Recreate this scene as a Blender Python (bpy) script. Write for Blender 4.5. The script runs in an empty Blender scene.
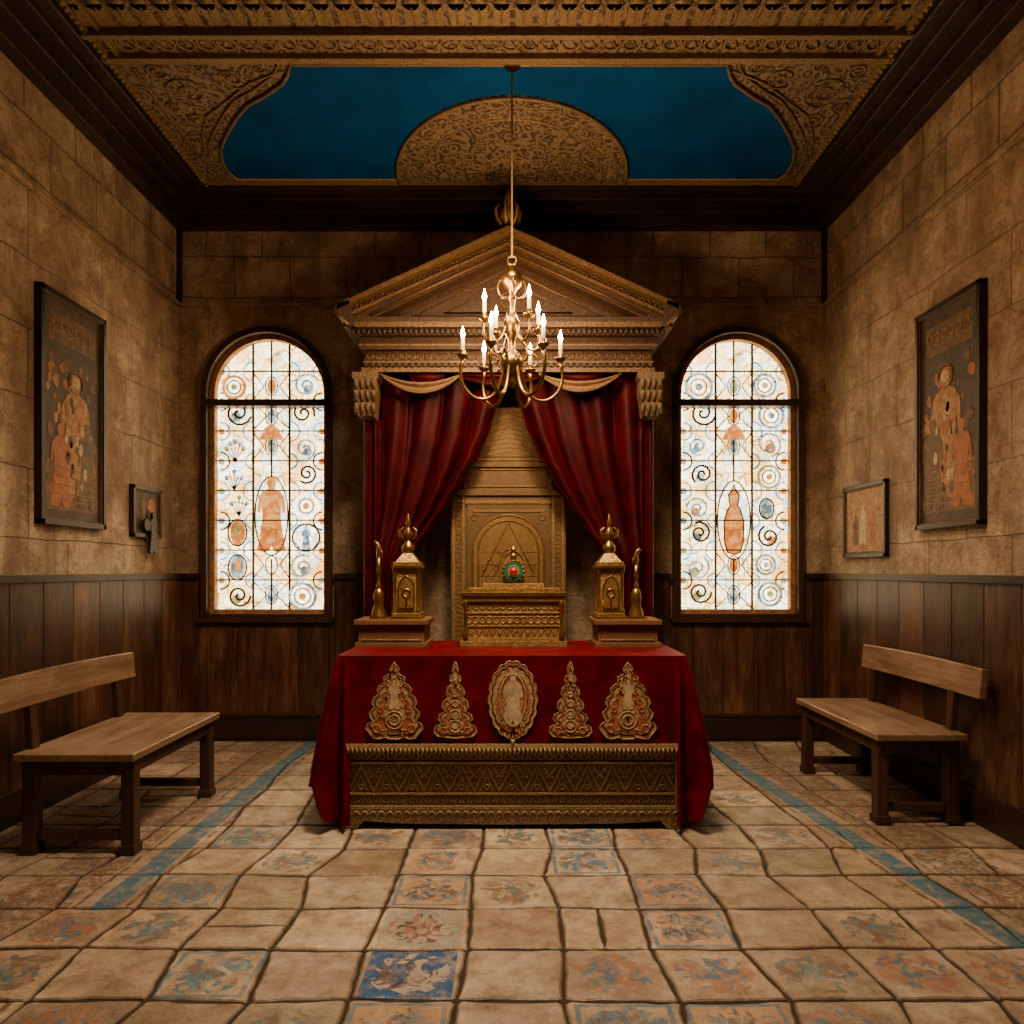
import bpy, bmesh, math, random
from mathutils import Vector, Matrix
random.seed(7)
pi=math.pi
scene=bpy.context.scene

# ------------------------------------------------------------ materials
class Mt:
    def __init__(s,name):
        s.m=bpy.data.materials.new(name); s.m.use_nodes=True
        s.nt=s.m.node_tree; s.b=s.nt.nodes['Principled BSDF']
        s.out=s.nt.nodes['Material Output']
        s._co=None
    def n(s,t,props=None,ins=None):
        nd=s.nt.nodes.new(t)
        for k,v in (props or {}).items(): setattr(nd,k,v)
        for k,v in (ins or {}).items(): s.set(nd.inputs[k],v)
        return nd
    def set(s,inp,v):
        if hasattr(v,'is_output'): s.nt.links.new(v,inp)
        else: inp.default_value=v
    def co(s):
        if s._co is None: s._co=s.n('ShaderNodeTexCoord').outputs['Object']
        return s._co
    def mapping(s,scale=(1,1,1),rot=(0,0,0),src=None):
        return s.n('ShaderNodeMapping',ins={'Vector':src or s.co(),'Scale':scale,'Rotation':rot}).outputs[0]
    def noise(s,scale,detail=4,rough=.55,vec=None,dist=0):
        return s.n('ShaderNodeTexNoise',ins={'Vector':vec or s.co(),'Scale':scale,'Detail':detail,'Roughness':rough,'Distortion':dist}).outputs[0]
    def ramp(s,fac,stops,const=False):
        r=s.n('ShaderNodeValToRGB'); s.set(r.inputs[0],fac)
        cr=r.color_ramp
        if const: cr.interpolation='CONSTANT'
        while len(cr.elements)<len(stops): cr.elements.new(.5)
        for e,(p,c) in zip(cr.elements,stops):
            e.position=p; e.color=(c,c,c,1) if isinstance(c,(int,float)) else (*c,1)
        return r.outputs[0]
    def mix(s,fac,a,b,blend='MIX'):
        n=s.n('ShaderNodeMix',{'data_type':'RGBA','blend_type':blend})
        s.set(n.inputs[0],fac)
        for i,v in ((6,a),(7,b)):
            if isinstance(v,tuple) and len(v)==3: v=(*v,1)
            s.set(n.inputs[i],v)
        return n.outputs[2]
    def math(s,op,a,b=0.,c=0.):
        n=s.n('ShaderNodeMath',{'operation':op}); s.set(n.inputs[0],a); s.set(n.inputs[1],b); s.set(n.inputs[2],c)
        return n.outputs[0]
    def bump(s,h,strength=.3,dist=.01):
        n=s.n('ShaderNodeBump',ins={'Height':h,'Strength':strength,'Distance':dist})
        s.nt.links.new(n.outputs[0],s.b.inputs['Normal'])
    def col(s,c): s.set(s.b.inputs['Base Color'],(*c,1) if isinstance(c,tuple) else c)
    def p(s,**k):
        for a,v in k.items(): s.set(s.b.inputs[a.replace('_',' ')],v)
        return s

def wood(name,c1,c2,rough=.45,axis='z',island=.5,sc=1.0,coat=0.0,scuff=None,sa=.6):
    m=Mt(name)
    st={'x':(1.2,16,16),'y':(16,1.2,16),'z':(16,16,1.2)}[axis]
    st=tuple(a*sc for a in st)
    v=m.mapping(st)
    n1=m.noise(1.0,4,.6,v,1.2)
    n2=m.noise(2.2,2)
    c=m.mix(m.ramp(n1,[(.3,0),(.7,1)]),c1,c2)
    c=m.mix(m.math('MULTIPLY',m.ramp(n2,[(.35,0),(.7,1)]),.45),c,tuple(a*.45 for a in c1))
    if scuff:
        n3=m.noise(1.0,5,.75,m.mapping(tuple(a*.3+1.5 for a in st)))
        c=m.mix(m.math('MULTIPLY',m.ramp(n3,[(.5,0),(.68,1)]),sa),c,scuff)
    g=m.n('ShaderNodeNewGeometry')
    r=m.math('MULTIPLY_ADD',g.outputs['Random Per Island'],island,1-island*.5)
    hv=m.n('ShaderNodeHueSaturation',ins={'Color':c,'Value':r})
    m.col(hv.outputs[0]); m.p(Roughness=rough)
    if coat: m.p(Coat_Weight=coat)
    m.bump(n1,.25,.004)
    return m.m

def carved(name,dark,mid,lite,metal=.6,rough=.42,scale=22,strength=.7,dist=.012,vamt=.5):
    m=Mt(name)
    w=m.noise(scale*.35,1)
    vv=m.n('ShaderNodeVectorMath',{'operation':'MULTIPLY_ADD'},{0:w,1:(.12,.12,.12),2:m.co()}).outputs[0]
    vo=m.n('ShaderNodeTexVoronoi',{'feature':'F1'},{'Vector':vv,'Scale':scale}).outputs['Distance']
    wv=m.noise(scale*1.3,3,.65,None,2.0)
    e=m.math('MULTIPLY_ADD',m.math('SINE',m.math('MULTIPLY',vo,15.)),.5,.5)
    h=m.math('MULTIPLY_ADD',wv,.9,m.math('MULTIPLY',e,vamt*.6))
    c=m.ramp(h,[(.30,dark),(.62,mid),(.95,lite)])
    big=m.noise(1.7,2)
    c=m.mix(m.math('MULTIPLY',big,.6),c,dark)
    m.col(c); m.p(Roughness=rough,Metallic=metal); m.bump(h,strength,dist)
    return m.m

def plain(name,c,rough=.5,metal=0,noise=.25,scale=12,bump=.1,**k):
    m=Mt(name)
    n=m.noise(scale,3,.6)
    m.col(m.mix(m.ramp(n,[(.3,0),(.72,1)]),tuple(a*(1-noise) for a in c),tuple(min(1,a*(1+noise)) for a in c)))
    m.p(Roughness=rough,Metallic=metal,**k)
    if bump>.06: m.bump(n,bump,.004)
    return m.m

def wall_mat(name,axis):
    m=Mt(name)
    pos=m.n('ShaderNodeNewGeometry').outputs['Position']
    sep=m.n('ShaderNodeSeparateXYZ',ins={0:pos})
    u=sep.outputs[axis]; z=sep.outputs[2]
    nz=m.noise(2.6,2,.5,pos)
    wob=m.math('MULTIPLY_ADD',nz,.05,z)
    ub=m.math('MULTIPLY_ADD',nz,-.04,u)
    cv=m.n('ShaderNodeCombineXYZ',ins={0:ub,1:wob,2:0.}).outputs[0]
    br=m.n('ShaderNodeTexBrick',{'offset':.5,'squash':1.0},{'Vector':cv,'Scale':1.0,'Mortar Size':.005,'Mortar Smooth':.5,
        'Brick Width':.78,'Row Height':.43,'Color1':(.85,.85,.85,1),'Color2':(1.08,1.08,1.08,1),'Mortar':(.45,.42,.4,1)})
    br2=m.n('ShaderNodeTexBrick',{'offset':.5},{'Vector':cv,'Scale':1.0,'Mortar Size':.007,'Mortar Smooth':.4,
        'Brick Width':.5,'Row Height':.36,'Color1':(.75,.75,.75,1),'Color2':(1.08,1.08,1.08,1),'Mortar':(.42,.4,.38,1)})
    up=m.math('GREATER_THAN',z,3.87)
    a=m.noise(.9,5,.65,pos,.6); b=m.noise(5,5,.74,pos,.4); c0=m.noise(38,2,.6,pos)
    c=m.ramp(a,[(.3,(.25,.155,.088)),(.48,(.44,.30,.185)),(.68,(.60,.455,.30))])
    c=m.mix(m.ramp(b,[(.47,0),(.66,.8)]),c,(.18,.105,.055))
    c=m.mix(m.ramp(b,[(.30,.6),(.43,0)]),c,(.72,.57,.40))
    c=m.mix(m.math('MULTIPLY',m.ramp(c0,[(.52,0),(.66,1)]),.35),c,(.15,.088,.048))
    st=m.noise(1.0,4,.6,m.mapping((3.5,3.5,.5),(0,0,0),pos))
    c=m.mix(m.math('MULTIPLY',m.ramp(st,[(.49,0),(.66,1)]),.6),c,(.14,.08,.042))
    lowfac=m.math('MULTIPLY',m.ramp(a,[(.4,.25),(.55,1)]),.9)
    if axis==0: lowfac=m.math('MULTIPLY',lowfac,.3)
    k=m.mix(lowfac,(1,1,1),br.outputs[0])
    k2=m.mix(m.ramp(a,[(.35,.6),(.6,1)]),(.9,.9,.9),br2.outputs[0])
    c=m.mix(1.0,c,m.mix(up,k,k2),'MULTIPLY')
    m.col(c); m.p(Roughness=.85)
    f=m.math('MULTIPLY',br.outputs['Fac'],lowfac)
    f=m.math('MULTIPLY',m.mix(up,f,br2.outputs['Fac']),-1.)
    h=m.math('ADD',m.math('MULTIPLY',b,1.2),f)
    h=m.math('MULTIPLY_ADD',c0,.35,h)
    m.bump(h,1.0,.02)
    return m.m

M={}
M['wall_x']=wall_mat('plaster_back',0)
M['wall_y']=wall_mat('plaster_side',1)
M['wain']=wood('wainscot_wood',(.036,.013,.006),(.135,.052,.024),.42,'z',.75,1,0,(.22,.11,.06),.55)
M['wainr']=wood('wainscot_rail_wood',(.018,.008,.004),(.05,.02,.010),.45,'x',.2)
M['crown']=wood('crown_wood',(.014,.007,.004),(.05,.024,.013),.45,'x',.4,.6)
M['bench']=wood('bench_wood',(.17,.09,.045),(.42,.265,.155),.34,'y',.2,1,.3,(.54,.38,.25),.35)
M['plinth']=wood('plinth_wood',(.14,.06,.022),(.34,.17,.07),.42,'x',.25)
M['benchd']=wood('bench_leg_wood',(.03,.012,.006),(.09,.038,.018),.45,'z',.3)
M['frame']=wood('dark_frame_wood',(.014,.007,.004),(.045,.02,.011),.4,'z',.2)
M['winframe']=wood('window_wood',(.025,.011,.006),(.08,.034,.016),.4,'z',.3)
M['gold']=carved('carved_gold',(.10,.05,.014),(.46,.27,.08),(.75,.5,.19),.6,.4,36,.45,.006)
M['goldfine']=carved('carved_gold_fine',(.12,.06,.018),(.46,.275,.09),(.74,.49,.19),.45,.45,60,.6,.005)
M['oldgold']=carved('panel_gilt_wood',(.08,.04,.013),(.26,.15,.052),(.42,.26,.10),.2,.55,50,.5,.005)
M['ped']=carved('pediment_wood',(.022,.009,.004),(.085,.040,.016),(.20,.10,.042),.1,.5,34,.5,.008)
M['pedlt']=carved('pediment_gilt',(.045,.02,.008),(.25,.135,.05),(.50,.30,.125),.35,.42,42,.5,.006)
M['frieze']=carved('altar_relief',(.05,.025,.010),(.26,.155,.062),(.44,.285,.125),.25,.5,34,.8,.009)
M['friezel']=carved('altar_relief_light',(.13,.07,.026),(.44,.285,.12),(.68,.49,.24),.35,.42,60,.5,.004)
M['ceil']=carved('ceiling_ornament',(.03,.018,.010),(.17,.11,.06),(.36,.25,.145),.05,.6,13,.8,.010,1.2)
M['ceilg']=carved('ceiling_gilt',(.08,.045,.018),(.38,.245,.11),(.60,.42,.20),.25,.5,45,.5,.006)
M['blue']=plain('ceiling_blue',(.001,.060,.21),.8,0,.3,2.2,.05,Specular_IOR_Level=.15)
M['brass']=plain('brass',(.55,.32,.10),.28,1,.2,30,.05)
M['brassd']=plain('aged_brass',(.36,.205,.06),.33,.9,.35,25,.15)
M['bronze']=plain('chandelier_bronze',(.22,.125,.035),.3,.95,.35,25,.1)
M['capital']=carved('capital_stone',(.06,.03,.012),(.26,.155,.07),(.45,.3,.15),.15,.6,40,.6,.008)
cw=Mt('candle_wax'); cw.col((.8,.62,.36)); cw.p(Roughness=.5,Emission_Strength=1.5); cw.set(cw.b.inputs['Emission Color'],(1,.55,.22,1)); M['candle']=cw.m  # wax emission stands in for flame light glowing through the candle
M['rope']=plain('rope',(.28,.17,.06),.6,.3,.2,12,0)
M['mortar']=plain('mortar',(.035,.022,.013),.95,0,.3,30,.3)
M['lead']=plain('window_came',(.09,.055,.026),.5,.3,.2,12,0)
M['red_gem']=plain('ruby',(.55,.01,.01),.1,0,.1,12,0,Coat_Weight=.6)
M['green']=plain('green_enamel',(.015,.15,.09),.2,0,.2,12,0,Coat_Weight=.5)
M['copper']=carved('copper_thread',(.18,.03,.012),(.50,.14,.06),(.70,.34,.15),.1,.55,75,.6,.004)
M['thread']=carved('gold_thread',(.18,.085,.03),(.56,.36,.16),(.82,.62,.36),.2,.5,75,.7,.004)
M['ochre']=plain('ochre_paint',(.36,.17,.06),.6,0,.5,20,.0)
M['ochre2']=plain('umber_paint',(.14,.07,.03),.6,0,.5,15,.0)
M['olive']=plain('dark_olive_paint',(.065,.038,.02),.6,0,.5,9,.0)
M['rust']=plain('rust_paint',(.34,.11,.035),.6,0,.4,15,.0)
M['cream']=plain('cream_paint',(.5,.35,.19),.6,0,.4,25,.0)

def velvet(name,c,dk,sh):
    m=Mt(name)
    n=m.noise(5,4,.65)
    m.col(m.mix(m.ramp(n,[(.35,0),(.65,1)]),dk,c))
    m.p(Roughness=.5,Specular_IOR_Level=.12,Sheen_Weight=sh,Sheen_Roughness=.25,Sheen_Tint=(1,.01,.03,1)); m.bump(n,.35,.012)
    return m.m
M['velvet']=velvet('red_velvet',(.155,.0008,.008),(.065,.0003,.003),.10)
M['velvetc']=velvet('curtain_velvet',(.065,.0006,.0045),(.025,.0003,.0016),.06)
M['swag']=plain('swag_cloth',(.24,.13,.055),.6,.1,.3,30,.3)

def glass(name,cols,strength,scale=9):
    m=Mt(name)
    vo=m.n('ShaderNodeTexVoronoi',{'feature':'F1'},{'Vector':m.co(),'Scale':scale})
    sep=m.n('ShaderNodeSeparateColor',ins={0:vo.outputs['Color']})
    c=m.ramp(sep.outputs[0],[(i/len(cols),c) for i,c in enumerate(cols)],True)
    vd=m.n('ShaderNodeTexVoronoi',{'feature':'DISTANCE_TO_EDGE'},{'Vector':m.co(),'Scale':scale}).outputs['Distance']
    c=m.mix(m.ramp(vd,[(.02,0),(.05,1)]),(.35,.22,.09),c)
    n=m.noise(3.2,3,.6)
    c=m.mix(1.0,c,m.ramp(n,[(.33,(.62,.44,.22)),(.46,(.97,.85,.62)),(.6,(1,.97,.9))]),'MULTIPLY')
    m.col((.05,.04,.03)); m.p(Roughness=.15)
    m.set(m.b.inputs['Emission Color'],c); m.p(Emission_Strength=strength)
    return m.m
CR=(1,.80,.46); WH=(1,.92,.72)
M['glass']=glass('stained_glass_cream',[WH,CR,(1,.68,.30),WH,(.62,.78,.82),WH,(1,.55,.2),CR,WH,(.45,.62,.70)],6.0,12)
M['glassb']=glass('stained_glass_blue',[(.13,.30,.45),(.5,.66,.68),(.05,.15,.30),(.36,.56,.65)],2.2,30)
M['glassa']=glass('stained_glass_amber',[(1,.30,.05),(.8,.2,.03),(1,.45,.12)],1.7,34)
M['glassw']=glass('stained_glass_white',[WH,(1,.9,.7),(.95,.95,.9)],7.5,16)
M['glassg']=glass('stained_glass_green',[(.36,.42,.22),(.6,.55,.26)],2.0,24)
M['glassr']=glass('stained_glass_red',[(.7,.08,.03),(.9,.2,.06)],1.4,30)
fl=Mt('flame'); fl.set(fl.b.inputs['Emission Color'],(1,.66,.3,1)); fl.p(Emission_Strength=110.); M['flame']=fl.m

def stone(name,paint=None):
    m=Mt(name)
    at=m.n('ShaderNodeAttribute',{'attribute_name':'tint'}).outputs['Color']
    a=m.noise(1.1,3,.6); b=m.noise(8,6,.72); d=m.noise(50,2,.6)
    c=m.ramp(b,[(.3,(.17,.11,.068)),(.46,(.40,.285,.19)),(.64,(.62,.475,.335))])
    c=m.mix(1.0,c,at,'MULTIPLY')
    c=m.mix(m.ramp(a,[(.42,0),(.64,.6)]),c,(.18,.11,.065))
    wear=m.ramp(m.noise(15,4,.7),[(.38,0),(.54,1)])
    if paint is None:
        sep=m.n('ShaderNodeSeparateXYZ',ins={0:m.n('ShaderNodeNewGeometry').outputs['Position']})
        X,Y=sep.outputs[0],sep.outputs[1]
        lft=m.math('LESS_THAN',X,0.)
        slope=m.math('MULTIPLY_ADD',lft,.10,-.125)       # the painted border runs slightly askew
        axc=m.math('MULTIPLY_ADD',m.math('SUBTRACT',Y,5.0),m.math('MULTIPLY',slope,-1.),m.math('ABSOLUTE',X))
        ax=m.math('ADD',m.math('MULTIPLY_ADD',m.noise(5,2),.04,axc),-.02)
        s1=m.math('LESS_THAN',m.math('ABSOLUTE',m.math('ADD',ax,-1.77)),.062)
        c=m.mix(m.math('MULTIPLY',m.math('MULTIPLY',s1,m.math('MULTIPLY_ADD',wear,.6,.4)),.9),c,(.035,.125,.18))
        s3=m.math('LESS_THAN',m.math('ABSOLUTE',m.math('ADD',m.math('ABSOLUTE',m.math('ADD',ax,-1.79)),-.115)),.012)
        c=m.mix(m.math('MULTIPLY',m.math('MULTIPLY',s3,wear),.8),c,(.10,.045,.022))
        s2=m.math('LESS_THAN',m.math('ABSOLUTE',m.math('ADD',ax,-2.10)),.17)
        pat=m.ramp(m.noise(24,2,.6,None,1.5),[(.44,0),(.52,1)])
        c=m.mix(m.math('MULTIPLY',m.math('MULTIPLY',s2,pat),.65),c,(.16,.065,.038))
        pat2=m.ramp(m.noise(18,2,.6,None,1.2),[(.56,0),(.62,1)])
        c=m.mix(m.math('MULTIPLY',m.math('MULTIPLY',s2,pat2),.55),c,(.05,.11,.13))
    else:
        tu=m.n('ShaderNodeAttribute',{'attribute_name':'tuv'}).outputs['Vector']
        ts=m.n('ShaderNodeSeparateXYZ',ins={0:tu})
        au=m.math('ABSOLUTE',m.math('ADD',ts.outputs[0],-1.)); av=m.math('ABSOLUTE',m.math('ADD',ts.outputs[1],-1.))
        mx=m.math('MAXIMUM',au,av)
        rad=m.math('SQRT',m.math('ADD',m.math('MULTIPLY',au,au),m.math('MULTIPLY',av,av)))
        p1,p2,amt,th,frame,wash=paint
        q=m.noise(9,2,.5,None,1.4); r=m.noise(13,2,.5,m.mapping((1,1,1),(0,0,.9)),2.0)
        wr=m.math('MULTIPLY_ADD',wear,.65,.35)
        if wash: c=m.mix(m.math('MULTIPLY',m.math('MULTIPLY',m.math('LESS_THAN',mx,.9),wr),wash),c,p1)
        f1=m.ramp(m.math('MULTIPLY_ADD',rad,-.20,q),[(th-.14,0),(th-.12,1)])
        f1=m.math('MULTIPLY',m.math('MULTIPLY',f1,m.math('LESS_THAN',rad,.8)),wr)
        c=m.mix(m.math('MULTIPLY',f1,amt),c,p2 if wash else p1)
        f2=m.ramp(m.math('MULTIPLY_ADD',rad,-.15,r),[(.47,0),(.49,1)])
        f2=m.math('MULTIPLY',m.math('MULTIPLY',f2,m.math('LESS_THAN',rad,.75)),wr)
        c=m.mix(m.math('MULTIPLY',f2,amt),c,(.07,.035,.022) if wash else p2)
        if frame:
            ff=m.math('MULTIPLY',m.math('LESS_THAN',m.math('ABSOLUTE',m.math('ADD',mx,-.84)),.05),wr)
            c=m.mix(m.math('MULTIPLY',ff,.8),c,(.04,.14,.20))
    m.col(c)
    m.set(m.b.inputs['Roughness'],m.ramp(b,[(.3,.62),(.7,.32)]))
    m.bump(m.math('MULTIPLY_ADD',d,.35,b),.8,.012)
    return m.m
M['stone']=stone('floor_stone')
BL=(.03,.14,.21)
M['st_blue']=stone('floor_tile_blue',((.008,.075,.21),(.50,.38,.25),.85,.54,False,.97))
M['st_a']=stone('floor_tile_fresco_a',((.30,.12,.06),BL,.8,.5,False,0))
M['st_b']=stone('floor_tile_fresco_b',(BL,(.16,.08,.05),.85,.5,True,0))
M['st_c']=stone('floor_tile_fresco_c',((.14,.075,.045),(.06,.15,.18),.8,.52,False,0))
M['st_d']=stone('floor_tile_fresco_d',((.44,.22,.11),(.06,.15,.20),.7,.53,True,.6))
M['st_e']=stone('floor_tile_fresco_e',((.16,.22,.22),(.28,.10,.05),.8,.5,False,.55))

# ------------------------------------------------------------ mesh builder
class MB:
    def __init__(s,name):
        s.name=name; s.v=[]; s.f=[]; s.mi=[]; s.sm=[]; s.mats=[]; s.T=None; s.tint=None; s.ctr=None
    def mat(s,k):
        m=M[k]
        if m not in s.mats: s.mats.append(m)
        return s.mats.index(m)
    def add(s,vs,fs,k,smooth=False,Mx=None):
        o=len(s.v)
        for p in vs:
            p=Vector(p)
            if Mx is not None: p=Mx@p
            if s.T is not None: p=s.T@p
            s.v.append(p)
        i=s.mat(k)
        for f in fs:
            s.f.append([a+o for a in f]); s.mi.append(i); s.sm.append(smooth)
    def box(s,x0,x1,y0,y1,z0,z1,k,Mx=None):
        vs=[(x,y,z) for z in (z0,z1) for y in (y0,y1) for x in (x0,x1)]
        s.add(vs,[(0,2,3,1),(4,5,7,6),(0,1,5,4),(2,6,7,3),(0,4,6,2),(1,3,7,5)],k,False,Mx)
    def lathe(s,cx,cy,prof,k,n=20,z0=0,Mx=None):
        vs=[];fs=[]
        for r,z in prof:
            for i in range(n):
                a=2*pi*i/n; vs.append((cx+r*math.cos(a),cy+r*math.sin(a),z+z0))
        for j in range(len(prof)-1):
            for i in range(n):
                i2=(i+1)%n; fs.append((j*n+i,j*n+i2,(j+1)*n+i2,(j+1)*n+i))
        fs.append(tuple(range(n))[::-1]); fs.append(tuple((len(prof)-1)*n+i for i in range(n)))
        s.add(vs,fs,k,True,Mx)
    def tube(s,pts,r,k,n=8,closed=False,Mx=None):
        pts=[Vector(p) for p in pts]; N=len(pts); vs=[];fs=[]
        ref=None
        for i,p in enumerate(pts):
            if closed: t=(pts[(i+1)%N]-pts[i-1])
            else: t=pts[min(i+1,N-1)]-pts[max(i-1,0)]
            if t.length<1e-9: t=Vector((0,0,1))
            t.normalize()
            if ref is None:
                ref=Vector((0,0,1)) if abs(t.z)<.9 else Vector((1,0,0))
            u=(ref-t*ref.dot(t))
            if u.length<1e-4: u=t.orthogonal()
            u.normalize(); w=t.cross(u); ref=u
            rr=r[i] if isinstance(r,(list,tuple)) else r
            for j in range(n):
                a=2*pi*j/n; vs.append(p+u*(rr*math.cos(a))+w*(rr*math.sin(a)))
        for i in range(N if closed else N-1):
            i2=(i+1)%N
            for j in range(n):
                j2=(j+1)%n; fs.append((i*n+j,i*n+j2,i2*n+j2,i2*n+j))
        if not closed:
            fs.append(tuple(range(n))[::-1]); fs.append(tuple((N-1)*n+j for j in range(n)))
        s.add(vs,fs,k,True,Mx)
    def pm(s,plane,a,b,d):
        return {'xz':(a,d,b),'xy':(a,b,d),'yz':(d,a,b)}[plane]
    def prism(s,pts,plane,d0,d1,k,Mx=None):
        n=len(pts)
        vs=[s.pm(plane,a,b,d0) for a,b in pts]+[s.pm(plane,a,b,d1) for a,b in pts]
        fs=[tuple(range(n)),tuple(range(n,2*n))[::-1]]+[(i,(i+1)%n,n+(i+1)%n,n+i) for i in range(n)]
        s.add(vs,fs,k,False,Mx)
    def disc(s,plane,a,b,r,d0,d1,k,n=20,ry=None):
        s.prism([(a+r*math.cos(2*pi*i/n),b+(ry or r)*math.sin(2*pi*i/n)) for i in range(n)],plane,d0,d1,k)
    def ring(s,plane,a,b,d,R,r,k,n=24,m=6,a0=0,a1=2*pi,ry=None):
        full=abs(a1-a0-2*pi)<1e-6
        cnt=n if full else n+1
        pts=[s.pm(plane,a+R*math.cos(a0+(a1-a0)*i/n),b+(ry or R)*math.sin(a0+(a1-a0)*i/n),d) for i in range(cnt)]
        s.tube(pts,r,k,m,full)
    def line(s,plane,pts,d,r,k,m=6,closed=False):
        s.tube([s.pm(plane,a,b,d) for a,b in pts],r,k,m,closed)
    def grid(s,fn,nu,nv,k,keep=None,smooth=True):
        vs=[fn(i/nu,j/nv) for j in range(nv+1) for i in range(nu+1)]
        fs=[]
        for j in range(nv):
            for i in range(nu):
                if keep and not keep(i/nu,j/nv,vs[j*(nu+1)+i]): continue
                a=j*(nu+1)+i; fs.append((a,a+1,a+nu+2,a+nu+1))
        s.add(vs,fs,k,smooth)
    def build(s,bevel=0,recalc=True,solid=0,origin=None):
        xs=[p.x for p in s.v];ys=[p.y for p in s.v];zs=[p.z for p in s.v]
        o=Vector(origin) if origin else Vector(((min(xs)+max(xs))/2,(min(ys)+max(ys))/2,min(zs)))
        me=bpy.data.meshes.new(s.name)
        me.from_pydata([p-o for p in s.v],[],s.f)
        for m in s.mats: me.materials.append(m)
        me.polygons.foreach_set('material_index',s.mi); me.polygons.foreach_set('use_smooth',s.sm)
        if recalc:
            bm=bmesh.new(); bm.from_mesh(me); bmesh.ops.recalc_face_normals(bm,faces=bm.faces); bm.to_mesh(me); bm.free()
        if s.tint:
            me.color_attributes.new('tint','FLOAT_COLOR','CORNER'); me.attributes.new('tuv','FLOAT_VECTOR','CORNER')
            ca=me.color_attributes['tint']; tv=me.attributes['tuv']
            for p in me.polygons:
                c=s.ctr[p.index]
                for li in p.loop_indices:
                    ca.data[li].color=s.tint[p.index]
                    v=s.v[me.loops[li].vertex_index]
                    tv.data[li].vector=(1+(v.x-c[0])/.187,1+(v.y-c[1])/.167,0)
        me.update()
        ob=bpy.data.objects.new(s.name,me); ob.location=o
        scene.collection.objects.link(ob)
        if solid:
            md=ob.modifiers.new('solid','SOLIDIFY'); md.thickness=solid
        if bevel:
            md=ob.modifiers.new('bevel','BEVEL'); md.width=bevel; md.segments=2; md.limit_method='ANGLE'; md.angle_limit=math.radians(50)
        return ob

XL,XR,YB,YF=-2.98,2.80,6.25,-1.6
ZC=4.75; ZW=4.52; WH_=1.45

# ------------------------------------------------------------ walls
WIN=[(-2.18,'window_1'),(2.01,'window_2')]
R=.56; ZS=1.08; ZA=3.08
def back_wall():
    b=MB('wall_back')
    def q(x0,x1,z0,z1): b.add([(x0,YB,z0),(x1,YB,z0),(x1,YB,z1),(x0,YB,z1)],[(0,1,2,3)],'wall_x')
    xs=[XL]
    for cx,_ in WIN:
        q(xs[-1],cx-R,0,ZC+.1); xs.append(cx+R)
        q(cx-R,cx+R,0,ZS)
        n=32
        arc=[(cx-R*math.cos(pi*i/n),ZA+R*math.sin(pi*i/n)) for i in range(n+1)]
        for i in range(n):
            (xa,za),(xb,zb)=arc[i],arc[i+1]
            b.add([(xa,YB,za),(xb,YB,zb),(xb,YB,ZC+.1),(xa,YB,ZC+.1)],[(0,1,2,3)],'wall_x')
        out=[(cx-R,ZS)]+arc+[(cx+R,ZS)]
        for i in range(len(out)):
            (xa,za),(xb,zb)=out[i],out[(i+1)%len(out)]
            b.add([(xa,YB,za),(xb,YB,zb),(xb,YB+.2,zb),(xa,YB+.2,za)],[(0,1,2,3)],'wall_x')
    q(xs[-1],XR,0,ZC+.1)
    b.build(recalc=False,origin=(0,YB,0))
back_wall()
for nm,x in (('wall_left',XL),('wall_right',XR)):
    b=MB(nm); s=-1 if x<0 else 1
    b.box(min(x,x+.25*s),max(x,x+.25*s),YF,YB+.2,0,ZC+.1,'wall_y'); b.build()
b=MB('wall_front'); b.box(XL,XR,YF-.25,YF,0,ZC+.1,'wall_x'); b.build()
b=MB('trim_1')
b.box(XL,XR,YB-.022,YB,3.855,3.885,'wall_x')
b.box(XL,XL+.022,YF,YB,3.855,3.885,'wall_y'); b.box(XR-.022,XR,YF,YB,3.855,3.885,'wall_y')
b.box(XL,XL+.04,YB-.04,YB,3.88,ZW,'crown'); b.box(XR-.04,XR,YB-.04,YB,3.88,ZW,'crown')
b.build()

# ------------------------------------------------------------ wainscot
def wains(name,kind):
    b=MB(name)
    if kind=='back':
        a=XL
        edges=[XL]
        while a<XR-.01:
            a=min(a+.27,XR); edges.append(a)
        cuts=[(cx-R-.04,cx+R+.04,ZS-.055) for cx,_ in WIN]+[(-1.06,1.0,0)]
        for x0,x1 in zip(edges,edges[1:]):
            segs=[(x0,x1,WH_)]
            for l,r,zt in cuts:
                ns=[]
                for s0,s1,t in segs:
                    if s1<=l or s0>=r: ns.append((s0,s1,t)); continue
                    if s0<l: ns.append((s0,l,t))
                    if zt: ns.append((max(s0,l),min(s1,r),zt))
                    if s1>r: ns.append((r,s1,t))
                segs=ns
            for s0,s1,t in segs:
                if s1-s0>.01: b.box(s0+.002,s1-.002,YB-.035,YB,0.0,t,'wain')
        for x0,x1 in ((XL,-2.78),(-1.58,-1.06),(1.0,1.41),(2.61,XR)): b.box(x0,x1,YB-.06,YB,WH_-.03,WH_+.02,'wainr')
    else:
        x=XL if kind=='left' else XR; s=1 if kind=='left' else -1
        y=YF
        while y<YB-.036:
            y2=min(y+.3,YB-.036)
            b.box(min(x,x+s*.035),max(x,x+s*.035),y+.002,y2-.002,0,WH_,'wain'); y=y2
        b.box(min(x,x+s*.055),max(x,x+s*.055),YF,YB-.06,WH_-.03,WH_+.02,'wainr')
    b.build(bevel=.004)
wains('trim_3','back'); wains('trim_4','left'); wains('trim_5','right')
b=MB('baseboard_back'); b.box(XL+.05,XR-.05,YB-.06,YB-.035,0,.2,'wainr'); b.box(XL+.05,XR-.05,YB-.07,YB-.035,.2,.225,'wainr'); b.build(bevel=.004)
b=MB('baseboard_left'); b.box(XL+.035,XL+.06,YF,YB-.07,0,.2,'wainr'); b.build(bevel=.004)
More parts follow.
